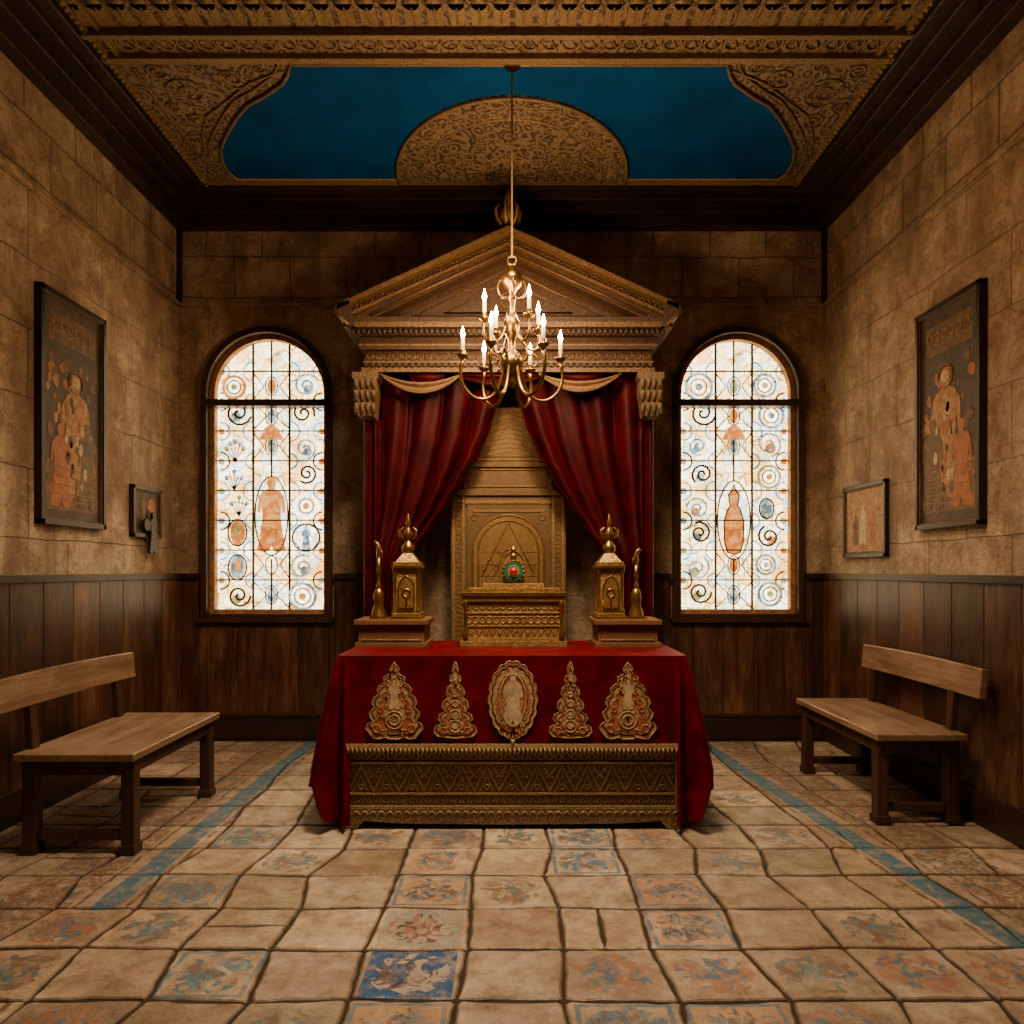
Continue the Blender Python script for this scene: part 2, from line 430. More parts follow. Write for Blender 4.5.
b=MB('baseboard_right'); b.box(XR-.06,XR-.035,YF,YB-.07,0,.2,'wainr'); b.build(bevel=.004)

# ------------------------------------------------------------ ceiling
b=MB('ceiling'); b.box(XL-.1,XR+.1,YF-.1,YB+.2,ZC,ZC+.1,'ceil'); b.build()
b=MB('trim_2')
steps=[(.11,ZW,ZW+.09),(.20,ZW+.07,ZW+.15),(.30,ZW+.13,ZW+.19),(.39,ZW+.17,ZC)]
for p,z0,z1 in steps:
    b.box(XL,XR,YB-p,YB,z0,z1,'crown')
    b.box(XL,XL+p,YF,YB-p,z0,z1,'crown')
    b.box(XR-p,XR,YF,YB-p,z0,z1,'crown')
b.build(bevel=.008)
cx0=XL+.39; cx1=XR-.39
b=MB('ceiling_panel')
zc=ZC
Yb=YB-.39
for x in (cx0+.03,cx1-.03): b.box(x-.02,x+.02,-1.0,Yb,zc-.03,zc,'ceilg')
for i in range(90):
    y=Yb-.045*i
    for x in (cx0+.03,cx1-.03): b.lathe(x,y,[(.004,-.045),(.016,-.036),(.016,-.03)],'ceilg',6,zc)
b.box(cx0,cx1,Yb-.05,Yb,zc-.03,zc,'ceilg')
for x in (cx0+.11,cx1-.11): b.box(x-.012,x+.012,-1.0,4.5,zc-.02,zc,'ceilg')
half=[(-1.42,4.48),(-1.47,4.58),(-1.53,4.66),(-1.69,4.78),(-1.85,4.88),(-1.98,5.02),(-2.12,5.2),(-2.24,5.38),(-2.30,5.56),(-2.31,5.7),(-2.27,5.8)]
sc=.97
left=[(x,y) for x,y in half]; right=[(-x*sc,y) for x,y in half][::-1]
out=left+right
b.prism(out,'xy',zc-.012,zc,'blue')
b.line('xy',out,zc-.015,.012,'ceilg',6,True)
b.line('xy',[(x*1.035,4.42+(y-4.48)*1.03) for x,y in left],zc-.008,.008,'ceilg',6)
b.line('xy',[(x*1.035,4.42+(y-4.48)*1.03) for x,y in right],zc-.008,.008,'ceilg',6)
def semi(rad,n=36): return [(rad*math.cos(pi*i/n),5.83-rad*1.12*math.sin(pi*i/n)) for i in range(n+1)]
b.prism(semi(.95),'xy',zc-.03,zc-.012,'ceil')
b.line('xy',semi(.94),zc-.032,.013,'ceilg'); b.line('xy',semi(.86),zc-.03,.007,'ceilg'); b.line('xy',semi(.74),zc-.03,.010,'ceilg')
for i in range(1,30):
    a=pi*i/30; b.ring('xy',.80*math.cos(a),5.83-.80*1.12*math.sin(a),zc-.03,.03,.005,'ceilg',8,4)
for r0 in (.3,.52): b.line('xy',[(r0*math.cos(pi*i/16),5.8-r0*math.sin(pi*i/16)) for i in range(17)],zc-.03,.005,'ceilg')
for x in (-.5,-.36,-.2,0,.2,.36,.5):
    L=.62*math.sqrt(1-(x/.7)**2)
    b.line('xy',[(x,5.8),(x*1.05,5.8-L*.5),(x*.9,5.8-L)],zc-.03,.006,'ceilg')
    b.ring('xy',x,5.8-L*.45,zc-.03,.04,.005,'ceilg',10,4)
b.box(-.95,.95,5.81,5.85,zc-.035,zc-.01,'ceilg')
for s in (-1,1):
    cx=s*2.2*(1 if s<0 else .97)
    for (dx,y,rr) in ((0,4.75,.16),(.05,5.05,.09),(-.35,4.62,.10),(.12,4.55,.07),(.15,5.3,.05),(-.55,4.52,.05),(.18,4.9,.05),(.16,5.5,.04),(-.15,4.5,.05)):
        x=cx+s*dx
        a0=rr*9
        pts=[(x+rr*(1-t/26)*math.cos(a0+t*.5),y+rr*(1-t/26)*math.sin(a0+t*.5)) for t in range(25)]
        b.line('xy',pts,zc-.006,.006,'ceilg',5)
    b.line('xy',[(cx+s*.25,4.52),(cx+s*.25,5.5)],zc-.008,.009,'ceilg')
    b.line('xy',[(cx-s*.7,4.55),(cx-s*.45,4.66),(cx-s*.2,4.86),(cx-s*.02,5.0),(cx+s*.1,5.2),(cx+s*.22,5.5)],zc-.008,.007,'ceilg')
b.box(cx0,cx1,4.40,4.45,zc-.035,zc,'ceilg')
b.box(cx0,cx1,4.19,4.225,zc-.05,zc,'ceilg')
x=cx0+.08
while x<cx1-.08:
    b.ring('xy',x,4.31,zc-.006,.055,.008,'ceilg',14,5)
    b.line('xy',[(x-.02,4.25),(x+.045,4.37)],zc-.006,.006,'ceilg')
    x+=.125
x=cx0+.06
while x<cx1-.06:
    b.box(x-.048,x+.048,4.0,4.16,zc-.015,zc,'ceilg'); b.lathe(x,4.0,[(.048,-.015),(.048,0)],'ceilg',12,zc)
    b.line('xy',[(x,4.02),(x,4.14)],zc-.017,.008,'ceilg',5)
    x+=.13
b.box(cx0,cx1,3.86,3.9,zc-.04,zc,'ceilg')
x=cx0+.1
while x<cx1-.06:
    b.ring('xy',x,3.74,zc-.008,.07,.010,'ceilg',14,5); x+=.16
b.box(cx0,cx1,3.56,3.6,zc-.04,zc,'ceilg')
b.box(cx0,cx1,3.0,3.05,zc-.04,zc,'ceilg')
b.build(bevel=0)

# ------------------------------------------------------------ floor
b=MB('floor'); tint=[]; ctr=[]
b.box(XL-.1,XR+.1,YF-.1,YB+.2,-.08,-.010,'mortar'); tint+= [(1,1,1,1)]*6; ctr+=[(0,0)]*6
xed=[-.185+.375*k for k in range(-9,10)]
yed=[2.44+.335*k for k in range(-13,13)]
special={(-.37,2.6):'st_blue',(-.37,2.94):'st_e',(-.37,3.28):'st_d',(-.37,3.6):'st_a',(-.37,3.94):'st_c',(0,3.94):'st_c',
 (.38,3.6):'st_b',(.38,3.94):'st_b',(.75,3.28):'st_d',(-1.5,4.1):'st_b',(-1.5,3.28):'st_b',(-1.5,2.94):'st_c',(-1.87,2.6):'st_c',(-1.12,2.6):'st_b',
 (.38,2.6):'st_a',(.75,2.94):'st_d',(1.5,2.6):'st_a',(1.5,2.94):'st_c',(-.75,3.94):'st_c',(-.37,2.27):'st_d',(.75,2.27):'st_d',(1.1,3.6):'st_c',(-1.12,3.6):'st_c',(.38,2.27):'st_b',(.75,2.6):'st_a',(0,3.28):'st_c',
 (-1.87,2.94):'st_a',(1.12,2.6):'st_c',(-1.5,3.94):'st_b',(1.5,3.94):'st_c',(1.87,2.6):'st_a',(.75,3.94):'st_a',(-.75,2.27):'st_c',(-1.5,2.27):'st_a',(1.12,2.27):'st_a',(-1.12,4.6):'st_c',(1.5,4.6):'st_c'}
def jit(a): return random.uniform(-a,a)
P={}
for j,y in enumerate(yed):
    off=jit(.05)
    for i,x in enumerate(xed): P[i,j]=(x+jit(.022)+off*(1 if abs(x)>.6 else .2),y+jit(.012))
for j in range(len(yed)-1):
    for i in range(len(xed)-1):
        c=[P[i,j],P[i+1,j],P[i+1,j+1],P[i,j+1]]
        mx=sum(p[0] for p in c)/4; my=sum(p[1] for p in c)/4
        if mx<XL-.1 or mx>XR+.1 or my>YB: continue
        quads=[c]
        rr=random.random()
        k='stone'
        for (sx,sy),kk in special.items():
            if abs(sx-mx)<.18 and abs(sy-my)<.165: k=kk
        if k=='stone' and rr<.10:
            t=random.uniform(.4,.6)
            m1=(c[0][0]*(1-t)+c[1][0]*t,c[0][1]*(1-t)+c[1][1]*t); m2=(c[3][0]*(1-t)+c[2][0]*t,c[3][1]*(1-t)+c[2][1]*t)
            quads=[[c[0],m1,m2,c[3]],[m1,c[1],c[2],m2]]
        elif k=='stone' and rr<.18:
            m1=((c[0][0]+c[3][0])/2,(c[0][1]+c[3][1])/2+jit(.06)); m2=((c[1][0]+c[2][0])/2,(c[1][1]+c[2][1])/2+jit(.06))
            quads=[[c[0],c[1],m2,m1],[m1,m2,c[2],c[3]]]
        for q in quads:
            qx=sum(p[0] for p in q)/4; qy=sum(p[1] for p in q)/4
            ring=[]
            for e in range(4):
                p,n_=q[e],q[(e+1)%4]
                for t in (.03,.17,.33,.5,.66,.83,.97):
                    ring.append((p[0]*(1-t)+n_[0]*t+jit(.0045),p[1]*(1-t)+n_[1]*t+jit(.0045)))
            def ins(d):
                o=[]
                for (px,py) in ring:
                    l=math.hypot(px-qx,py-qy); f=max(0,1-d/l); o.append((qx+(px-qx)*f,qy+(py-qy)*f))
                return o
            r1=ins(.0055); r2=ins(.009); r3=ins(.017)
            n=len(ring); zt=-random.random()*.003
            vs=[(x,y,-.011) for x,y in r1]+[(x,y,zt-.004) for x,y in r2]+[(x,y,zt) for x,y in r3]
            fs=[]
            for a in (0,1):
                for e in range(n): fs.append((a*n+e,a*n+(e+1)%n,(a+1)*n+(e+1)%n,(a+1)*n+e))
            fs.append(tuple(range(2*n,3*n)))
            b.add(vs,fs,k,False)
            g=random.uniform(.62,1.12); t_=(g*random.uniform(.97,1.04),g,g*random.uniform(.90,1.06),1)
            gr=(.35*g,.33*g,.3*g,1)
            tint+=[gr]*n+[(.6*g,.57*g,.54*g,1)]*n+[t_]; ctr+=[(qx,qy)]*(2*n+1)
b.tint=tint; b.ctr=ctr
b.build(recalc=False,origin=(0,0,0))

# ------------------------------------------------------------ windows
def fig(b,plane,cx,cz,h,d0,d1,k):
    o=[(0,1),(.05,.985),(.065,.93),(.05,.87),(.035,.85),(.11,.82),(.17,.74),(.19,.55),(.15,.52),(.13,.66),(.12,.45),(.16,.2),(.19,.03),(.1,0),(.03,.02),(0,.1)]
    pts=[(cx+x*h,cz+z*h) for x,z in o]+[(cx-x*h,cz+z*h) for x,z in o[::-1][1:-1]]
    b.prism(pts,plane,d0,d1,k)
def window(cx,name):
    b=MB(name); rnd=random.Random(3 if cx<0 else 11)
    def arch(r,z0,n=32): return [(cx-r,z0)]+[(cx-r*math.cos(pi*i/n),ZA+r*math.sin(pi*i/n)) for i in range(n+1)]+[(cx+r,z0)]
    def band(ro,ri,zo,zi,y0,y1,k):
        o=arch(ro,zo);i_=arch(ri,zi);n=len(o);vs=[];fs=[]
        for L,y in ((o,y0),(i_,y0),(i_,y1),(o,y1)): vs+=[(x,y,z) for x,z in L]
        for a in range(4):
            c=(a+1)%4
            for e in range(n):
                e2=(e+1)%n; fs.append((a*n+e,a*n+e2,c*n+e2,c*n+e))
        b.add(vs,fs,k)
    band(R+.02,R-.03,ZS-.02,ZS+.03,YB-.05,YB+.02,'winframe')
    band(R-.005,R-.07,ZS+.005,ZS+.065,YB+.03,YB+.12,'ochre')
    yg=YB+.10
    b.prism(arch(R-.06,ZS+.06),'xz',yg,yg+.01,'glass')
    w=R-.07
    def top(x): return ZA+math.sqrt(max(0,w*w-(x)**2))
    def inside(x,z,r): return abs(x)+r<w+.02 and z-r>ZS+.05 and (z<ZA or math.hypot(x,z-ZA)+r<w+.02)
    for x in (-.165,.165): b.box(cx+x-.009,cx+x+.009,yg-.015,yg,ZS+.06,top(x),'lead')
    b.box(cx-.007,cx+.007,yg-.010,yg,ZS+.06,1.6,'lead'); b.box(cx-.007,cx+.007,yg-.010,yg,2.3,top(0),'lead')
    z=ZS+.06; rows=[]
    while z<3.5:
        ww=w if z<ZA else math.sqrt(max(0,w*w-(z-ZA)**2))
        b.box(cx-ww,cx+ww,yg-.013,yg,z-.006,z+.006,'lead'); rows.append(z); z+=.27
    b.box(cx-R+.02,cx+R-.02,YB-.03,yg-.016,2.96,3.02,'winframe')
    cols=['glassb','glassb','glassw','glassg','glassb','glassa','glassa']
    for r_i,z in enumerate(rows):
        zm=z+.135
        for sx in (-1,1):
            x=sx*(.31+rnd.uniform(-.03,.03)); rr=rnd.uniform(.085,.125)
            zz=zm+rnd.uniform(-.03,.03)
            if not inside(x,zz,rr): 
                rr=.06
                if not inside(x,zz,rr): continue
            kind=rnd.choice([0,0,1,2,2,3,4])
            k1,k2=rnd.choice(cols),rnd.choice(cols)
            if kind==0:
                b.ring('xz',cx+x,zz,yg-.008,rr,.014,k1,18,5); b.disc('xz',cx+x,zz,rr*.5,yg-.010,yg,'glassw',12)
                b.disc('xz',cx+x,zz,rr*.28,yg-.014,yg,k2,10); b.ring('xz',cx+x,zz,yg-.006,rr*.62,.006,'lead',18,5)
            elif kind==1:
                b.ring('xz',cx+x,zz,yg-.008,rr,.009,'lead',18,5)
                fig(b,'xz',cx+x,zz-rr*.9,rr*1.8,yg-.008,yg,k1)
            elif kind==2:
                pts=[(cx+x+rr*(1-t/24)*math.cos(t*.5*sx+r_i),zz+rr*(1-t/24)*math.sin(t*.5*sx+r_i)) for t in range(22)]
                b.disc('xz',cx+x+sx*rr*.2,zz-rr*.3,rr*.4,yg-.005,yg,k1,12)
                b.line('xz',pts,yg-.008,.011,'glassb' if r_i%2 else 'lead',5)
            elif kind==3:
                b.disc('xz',cx+x,zz,rr*.6,yg-.005,yg,k1,16,ry=rr); b.disc('xz',cx+x,zz+rr*.2,rr*.3,yg-.009,yg,k2,10,ry=rr*.5)
                b.ring('xz',cx+x,zz,yg-.008,rr*.75,.008,'lead',18,5,ry=rr*1.05)
            else:
                for q in range(5):
                    a=pi/2+(q-2)*.6
                    b.disc('xz',cx+x+rr*.65*math.cos(a),zz-rr*.3+rr*.8*math.sin(a),rr*.2,yg-.006,yg,k1 if q%2 else k2,8)
                    b.line('xz',[(cx+x,zz-rr),(cx+x+rr*.65*math.cos(a),zz-rr*.3+rr*.8*math.sin(a))],yg-.006,.005,'lead',4)
            if inside(sx*.43,zm+.1,.03):
                b.ring('xz',cx+sx*.46,zm+.13,yg-.008,.08,.008,'glassb' if r_i%2 else 'lead',10,4,a0=pi/2 if sx>0 else -pi/2,a1=3*pi/2 if sx>0 else pi/2)
                b.disc('xz',cx+sx*.455,zm+.13,.03,yg-.005,yg,rnd.choice(['glassa','glassb','glassg']),10)
            if inside(sx*.26,zm+.13,.05): b.ring('xz',cx+sx*.165,zm+.13,yg-.008,.07+.02*(r_i%2),.008,'glassb' if rnd.random()<.5 else 'glassg',10,4,a0=-pi/2 if sx>0 else pi/2,a1=pi/2 if sx>0 else 3*pi/2)
        if abs(zm-1.98)>.42 and zm<3.3:
            k=rnd.choice(cols)
            for q in (-1,1): b.line('xz',[(cx+q*.165,zm-.12),(cx+q*(.04+.03*(r_i%2)),zm),(cx+q*.165,zm+.12)],yg-.006,.006,'lead',4)
            b.disc('xz',cx,zm,.04,yg-.006,yg,k,12,ry=.07); b.ring('xz',cx,zm,yg-.008,.055,.006,'lead',14,4,ry=.085)
    if cx<0:
        fig(b,'xz',cx,1.66,.68,yg-.012,yg,'glassa')
        b.ring('xz',cx,1.99,yg-.010,.15,.007,'lead',20,4,ry=.36)
    else:
        vase=[(0,0),(.06,.02),(.085,.12),(.09,.3),(.06,.4),(.035,.44),(.05,.54),(.02,.58),(0,.64)]
        pts=[(cx+x,1.64+z) for x,z in vase]+[(cx-x,1.64+z) for x,z in vase[::-1][1:-1]]
        b.prism(pts,'xz',yg-.012,yg,'glassa'); b.line('xz',pts,yg-.012,.007,'lead',4,True)
        b.ring('xz',cx,1.95,yg-.010,.15,.007,'lead',20,4,ry=.36)
    zz=2.68
    b.prism([(cx-.11,zz),(cx+.11,zz),(cx+.06,zz+.1),(cx,zz+.15),(cx-.06,zz+.1)],'xz',yg-.014,yg,'glassa')
    b.box(cx-R-.04,cx+R+.04,YB-.075,YB+.1,ZS-.045,ZS-.01,'winframe')
    b.build(recalc=True)
for cx,n in WIN: window(cx,n)

# ------------------------------------------------------------ ark canopy with pediment
AX=-.03
T0=Matrix.Translation((AX,0,0))
b=MB('ark_canopy'); b.T=T0
b.box(-1.12,1.12,5.47,YB,3.04,3.30,'ped')
b.box(-1.14,1.14,5.44,YB,3.04,3.075,'pedlt'); b.box(-1.13,1.13,5.455,YB,3.115,3.13,'pedlt')
b.box(-1.15,1.15,5.42,YB,3.21,3.30,'ped'); b.box(-1.155,1.155,5.415,YB,3.235,3.25,'pedlt')
n=34
for i in range(n):
    x=-1.08+2.16*i/(n-1); b.ring('xz',x,3.17,5.468,.026,.006,'pedlt',10,4)
for i in range(44):
    x=-1.1+2.2*i/43; b.box(x-.013,x+.013,5.425,5.45,3.08,3.108,'ped')
b.box(-1.20,1.20,5.36,YB,3.30,3.345,'ped'); b.box(-1.25,1.25,5.31,YB,3.345,3.385,'pedlt'); b.box(-1.22,1.22,5.33,YB,3.385,3.43,'ped')
for i in range(60):
    x=-1.18+2.36*i/59; b.box(x-.011,x+.011,5.335,5.36,3.305,3.34,'ped')
b.prism([(-1.1,3.42),(1.1,3.42),(0,3.95)],'xz',5.45,YB,'ped')
b.line('xz',[(-.75,3.47),(.75,3.47),(0,3.84)],5.445,.009,'pedlt',6,True)
b.line('xz',[(-.5,3.50),(.5,3.50),(0,3.75)],5.445,.007,'pedlt',6,True)
b.ring('xz',0,3.6,5.445,.06,.009,'pedlt')
for s in (-1,1):
    def X(p): return [(a*s,c) for a,c in p]
    b.prism(X([(-1.27,3.50),(0,4.08),(0,3.90),(-1.02,3.43),(-1.27,3.43)]),'xz',5.34,YB,'ped')
    b.prism(X([(-1.29,3.505),(0,4.095),(0,4.055),(-1.29,3.465)]),'xz',5.27,YB,'pedlt')
    b.prism(X([(-1.24,3.44),(0,3.99),(0,3.975),(-1.21,3.43)]),'xz',5.31,YB,'pedlt')
    b.line('xz',X([(-1.05,3.445),(0,3.925)]),5.33,.011,'pedlt',6)
    for i in range(30):
        t=(i+.5)/30; x=-1.2*(1-t); z=3.47+.52*t+.003
        b.ring('xz',s*x,z+.012,5.335,.018,.006,'pedlt',8,4)
    b.prism(X([(-1.31,3.455),(-1.295,3.505),(-1.2,3.535),(-1.16,3.345),(-1.2,3.345)]),'xz',5.27,YB,'ped')
    b.line('xz',X([(-1.31,3.455),(-1.2,3.345)]),5.27,.010,'pedlt',6)
b.lathe(0,5.38,[(.075,0),(.075,.03),(.04,.05),(.035,.08),(.06,.12),(.065,.16),(.04,.2),(.025,.22),(.04,.25),(.025,.3),(.006,.35)],'pedlt',14,4.07)
for a in range(6):
    an=a*pi/3+.3
    b.tube([(.03*math.cos(an),5.38+.03*math.sin(an),4.12),(.085*math.cos(an),5.38+.085*math.sin(an),4.19),(.10*math.cos(an),5.38+.10*math.sin(an),4.26),(.06*math.cos(an),5.38+.06*math.sin(an),4.31)],[.018,.016,.013,.006],'pedlt',6)
b.build(bevel=0)
for s in (-1,1):
    b=MB('ark_pilaster'); b.T=T0
    x=s*1.11
    prof=[(-.10,3.038),(.10,3.038),(.105,3.0),(.085,2.98),(.09,2.9),(.07,2.8),(.06,2.70),(-.06,2.70),(-.07,2.8),(-.09,2.9),(-.085,2.98),(-.105,3.0)]
    b.prism([(x+a,c) for a,c in prof],'xz',5.43,5.86,'capital')
    for q in range(4):
        for zz in (2.76,2.86,2.95): b.tube([(x-.066+q*.044,5.43,zz-.05),(x-.066+q*.044,5.415,zz),(x-.066+q*.044,5.40,zz+.03)],[.014,.016,.01],'capital',6)
    b.box(x-.075,x+.075,5.72,5.88,0.0,3.038,'ped'); b.box(x-.09,x+.09,5.70,5.90,0,.25,'ped')
    b.build()

# curtains
def interp(tab,z):
    for (z0,a0),(z1,a1) in zip(tab,tab[1:]):
        if z1<=z<=z0:
            t=(z0-z)/(z0-z1); t2=t*t*(3-2*t)*.5+t*.5; return a0+(a1-a0)*t2
    return tab[-1][1]
tab=[(3.08,.02),(2.9,.045),(2.65,.12),(2.45,.21),(2.25,.325),(2.05,.45),(1.85,.59),(1.7,.70),(1.58,.78),(1.45,.83),(1.2,.85),(.03,.84)]
for s in (-1,1):
    b=MB('velvet_curtain'); b.T=T0
    def fn(u,v):
        z=3.035-3.015*v
        xi=interp(tab,z); xo=1.05
        x=xi+(xo-xi)*u
        amp=.06+.02*(xi/.9)
        uu=u**.9
        ph=uu*2*pi*4.2+.9*math.sin(z*1.3+s)
        y=5.60+amp*math.sin(ph)*(0.65+.35*math.sin(u*7+1+s))+.008*math.sin(ph*2.3+z*3)
        x+=.022*math.cos(ph)
        z2=z-.10*math.sin(pi*u)*max(0,math.sin(pi*min(1,v*2)))
        return (s*x,y-.05*math.exp(-((z-1.6)/.25)**2),max(.02,z2))
    b.grid(fn,130,100,'velvetc')
    def fn2(u,v):
        x=1.0+.15*u; z=2.69-2.67*v
        return (s*x,5.58+.02*math.sin(u*2*pi*2.0)-.01*u,z)
    b.grid(fn2,30,20,'velvetc')
    b.build(recalc=False,solid=.006)
b=MB('swag_valance'); b.T=T0
for x0,x1,dip,k in ((-1.0,-.36,.15,'swag'),(.24,.88,.14,'swag'),(-.78,-.5,.17,'velvetc'),(-.42,.3,.10,'velvetc'),(.42,.75,.17,'velvetc')):
    def fn(u,v,x0=x0,x1=x1,dip=dip,k=k):
        yo=5.47 if k=='swag' else 5.50
        x=x0+(x1-x0)*u; sag=4*u*(1-u)
        z=3.035-sag*(dip-.075+.075*v) if k=='swag' else 3.035-sag*dip*v
        return (x,yo-.015*math.sin(v*pi*3)*sag-.02*sag,z)
    b.grid(fn,30,12,k)
    if k=='swag':
        b.tube([(x0+(x1-x0)*t/20,5.445,3.03-4*(t/20)*(1-t/20)*dip) for t in range(21)],.011,'pedlt',6)
b.build(recalc=False,solid=.004)

# ------------------------------------------------------------ reredos
b=MB('carved_reredos'); b.T=T0
y0,y1=5.84,6.16
b.box(-.48,.48,y0,y1,0,2.12,'oldgold')
b.box(-.50,.50,y0-.02,y1,2.12,2.17,'oldgold')
b.prism([(-.37,2.17),(.37,2.17),(.37,2.50),(.30,2.58),(.16,2.86),(-.16,2.86),(-.30,2.58),(-.37,2.50)],'xz',y0+.02,y1,'oldgold')
b.box(-.40,.40,y0,y1,2.36,2.40,'oldgold')
b.line('xz',[(-.33,2.2),(-.33,2.34),(.33,2.34),(.33,2.2)],y0+.018,.009,'goldfine',6,True)
b.line('xz',[(-.33,2.42),(-.33,2.5),(-.26,2.58),(-.13,2.82),(.13,2.82),(.26,2.58),(.33,2.5),(.33,2.42)],y0+.018,.009,'goldfine',6,True)
b.line('xz',[(-.2,2.45),(0,2.72),(.2,2.45)],y0+.018,.008,'goldfine',6,True)
for q in range(9):
    z=2.44+q*.04; w_=.27-.012*q*1.2
    b.line('xz',[(-w_,z),(0,z+.05),(w_,z)],y0+.018,.004,'goldfine',4)
for x in (-.455,-.375,.375,.455): b.box(x-.012,x+.012,y0-.015,y0,0.9,2.12,'goldfine')
for i in range(30):
    z=.95+.038*i
    for x in (-.415,.415): b.line('xz',[(x-.026,z),(x,z+.02),(x+.026,z)],y0-.002,.0045,'goldfine',4)
def archpts(r,z0,zc): return [(-r,z0)]+[(-r*math.cos(pi*i/20),zc+r*math.sin(pi*i/20)) for i in range(21)]+[(r,z0)]
b.box(-.345,.345,y0-.018,y0,1.3,2.08,'oldgold')
b.box(-.355,.355,y0-.025,y0,2.05,2.08,'goldfine'); b.box(-.30,.30,y0-.024,y0,1.98,2.0,'goldfine')
b.prism(archpts(.29,1.3,1.66),'xz',y0-.03,y0,'goldfine')
for r in (.295,.25): b.line('xz',archpts(r,1.3,1.66),y0-.03,.009,'gold')
for s in (-1,1):
    b.line('xz',[(s*.22,1.45),(0,1.9)],y0-.032,.006,'gold',5); b.line('xz',[(s*.12,1.45),(0,1.7)],y0-.032,.006,'gold',5)
    b.ring('xz',s*.28,1.94,y0-.02,.025,.006,'gold',12,5)
    for q in range(4): b.ring('xz',s*(.05+.05*q),1.52+.05*((q+1)%2),y0-.032,.022,.005,'gold',10,4)
b.ring('xz',0,1.62,y0-.032,.05,.008,'gold')
for z in (1.45,1.55,1.65): b.line('xz',[(-.24,z),(.24,z)],y0-.031,.004,'gold',4)
b.build(bevel=.003)

# ------------------------------------------------------------ altar table
b=MB('altar_table')
ty0,ty1=4.07,4.88
b.box(-.98,.98,ty0,ty1,.08,.985,'frieze')
ap=[(-.99,.12),(.99,.12),(1.0,.05),(.97,.0),(.90,.0),(.86,.045),(.6,.03),(0,.025),(-.6,.03),(-.86,.045),(-.90,.0),(-.97,.0),(-1.0,.05)]
b.prism(ap,'xz',ty0-.02,ty0+.05,'frieze'); b.prism(ap,'xz',ty1-.07,ty1,'frieze')
yf=ty0
b.box(-.99,.99,yf-.02,yf,.455,.475,'friezel'); b.box(-.985,.985,yf-.014,yf,.375,.387,'friezel'); b.box(-.985,.985,yf-.014,yf,.195,.207,'friezel'); b.box(-.985,.985,yf-.016,yf,.12,.132,'friezel')
for i in range(40):
    x=-.95+1.9*i/39
    b.ring('xz',x,.418,yf-.002,.019,.006,'friezel',10,5)
    b.line('xz',[(x-.02,.145),(x-.005,.18),(x+.015,.15),(x+.025,.185)],yf-.002,.006,'friezel',5)
    b.ring('xz',x,.085,yf-.022,.016,.005,'friezel',10,5,a0=0,a1=pi)
nz=13
for i in range(nz):
    x0=-.95+1.9*i/nz; w=1.9/nz
    b.line('xz',[(x0,.215),(x0+w/2,.365),(x0+w,.215)],yf-.003,.008,'friezel',5)
    b.line('xz',[(x0+w*.25,.215),(x0+w/2,.30),(x0+w*.75,.215)],yf-.003,.006,'friezel',5)
    b.ring('xz',x0+w/2,.24,yf-.003,.014,.005,'friezel',8,4)
    if i: b.line('xz',[(x0-w*.28,.368),(x0,.30),(x0+w*.28,.368)],yf-.003,.006,'friezel',5)
    for q in (.1,.9): b.disc('xz',x0+w*q,.30,.008,yf-.008,yf,'friezel',8)
    for q in (0.2,.8): b.ring('xz',x0+w*q,.335,yf-.003,.011,.004,'friezel',8,4)
for s in (-1,1):
    b.box(s*.965-.018,s*.965+.018,yf-.018,yf,.05,.47,'friezel')
b.build(bevel=.003)

# altar cloth
b=MB('altar_cloth')
base=[]
def seg(p,q,n):
    for i in range(n): t=i/n; base.append((p[0]+(q[0]-p[0])*t,p[1]+(q[1]-p[1])*t))
cxh,cyf,cyb=1.01,4.025,4.90
seg((-cxh,cyb),(-cxh,cyf+.04),50)
for i in range(10): a=i/10*pi/2; base.append((-cxh+.04-.04*math.cos(a),cyf+.04-.04*math.sin(a)))
seg((-cxh+.04,cyf),(-.95,cyf),14)
seg((-.95,cyf),(.95,cyf),90)
seg((.95,cyf),(cxh-.04,cyf),14)
for i in range(10): a=i/10*pi/2; base.append((cxh-.04+.04*math.sin(a),cyf+.04-.04*math.cos(a)))
seg((cxh,cyf+.04),(cxh,cyb),50); base.append((cxh,cyb))
NB=len(base)-1; NV=70
def sst(a,b_,x):
    t=max(0,min(1,(x-a)/(b_-a))); return t*t*(3-2*t)
def cl(u,v):
    i=int(round(u*NB)); x,y=base[i]
    bx=abs(x)
    sx=1 if x>0 else -1
    w=sst(.952,1.008,bx)
    zb=.03+.14*w*w+.04*w*math.sin(y*14)
    z=1.005-(1.005-zb)*v
    t=(1.005-z)
    f=min(1,max(0,t))**.8
    side=sst(4.03,4.2,y)
    fold=math.sin(y*26+sx)*side
    tuck=max(0,v-.82)/.18
    x+=sx*w*f*(.22+.035*fold - .09*tuck*(1-side))
    e=max(0,(bx-.95)/.06)
    if bx>.95: y-= (1-side)*f*(.06*w+.055*math.sin(e*11+.8*t))
    y-= .012*f*math.sin(bx*9*1.0+sx)*(1-w)*.6
    return (x,y,z)
b.grid(cl,NB,NV,'velvet',keep=lambda u,v,p: not (abs(base[int(round(u*NB))][0])<.948 and p[2]<.492))
b.prism([(-cxh+.002,cyf+.03),(-cxh+.03,cyf+.002),(cxh-.03,cyf+.002),(cxh-.002,cyf+.03),(cxh,cyb),(-cxh,cyb)],'xy',.995,1.006,'velvet')
b.box(-.95,.95,cyf-.02,cyf-.012,.478,.503,'thread')
for i in range(76):
    x=-.94+1.88*i/75
    b.tube([(x,cyf-.014,.48),(x+.004,cyf-.016,.462),(x,cyf-.014,.448)],[.007,.009,.004],'thread',5)
def mirror(h): return h+[(-x,z) for x,z in h[::-1][1:-1]]
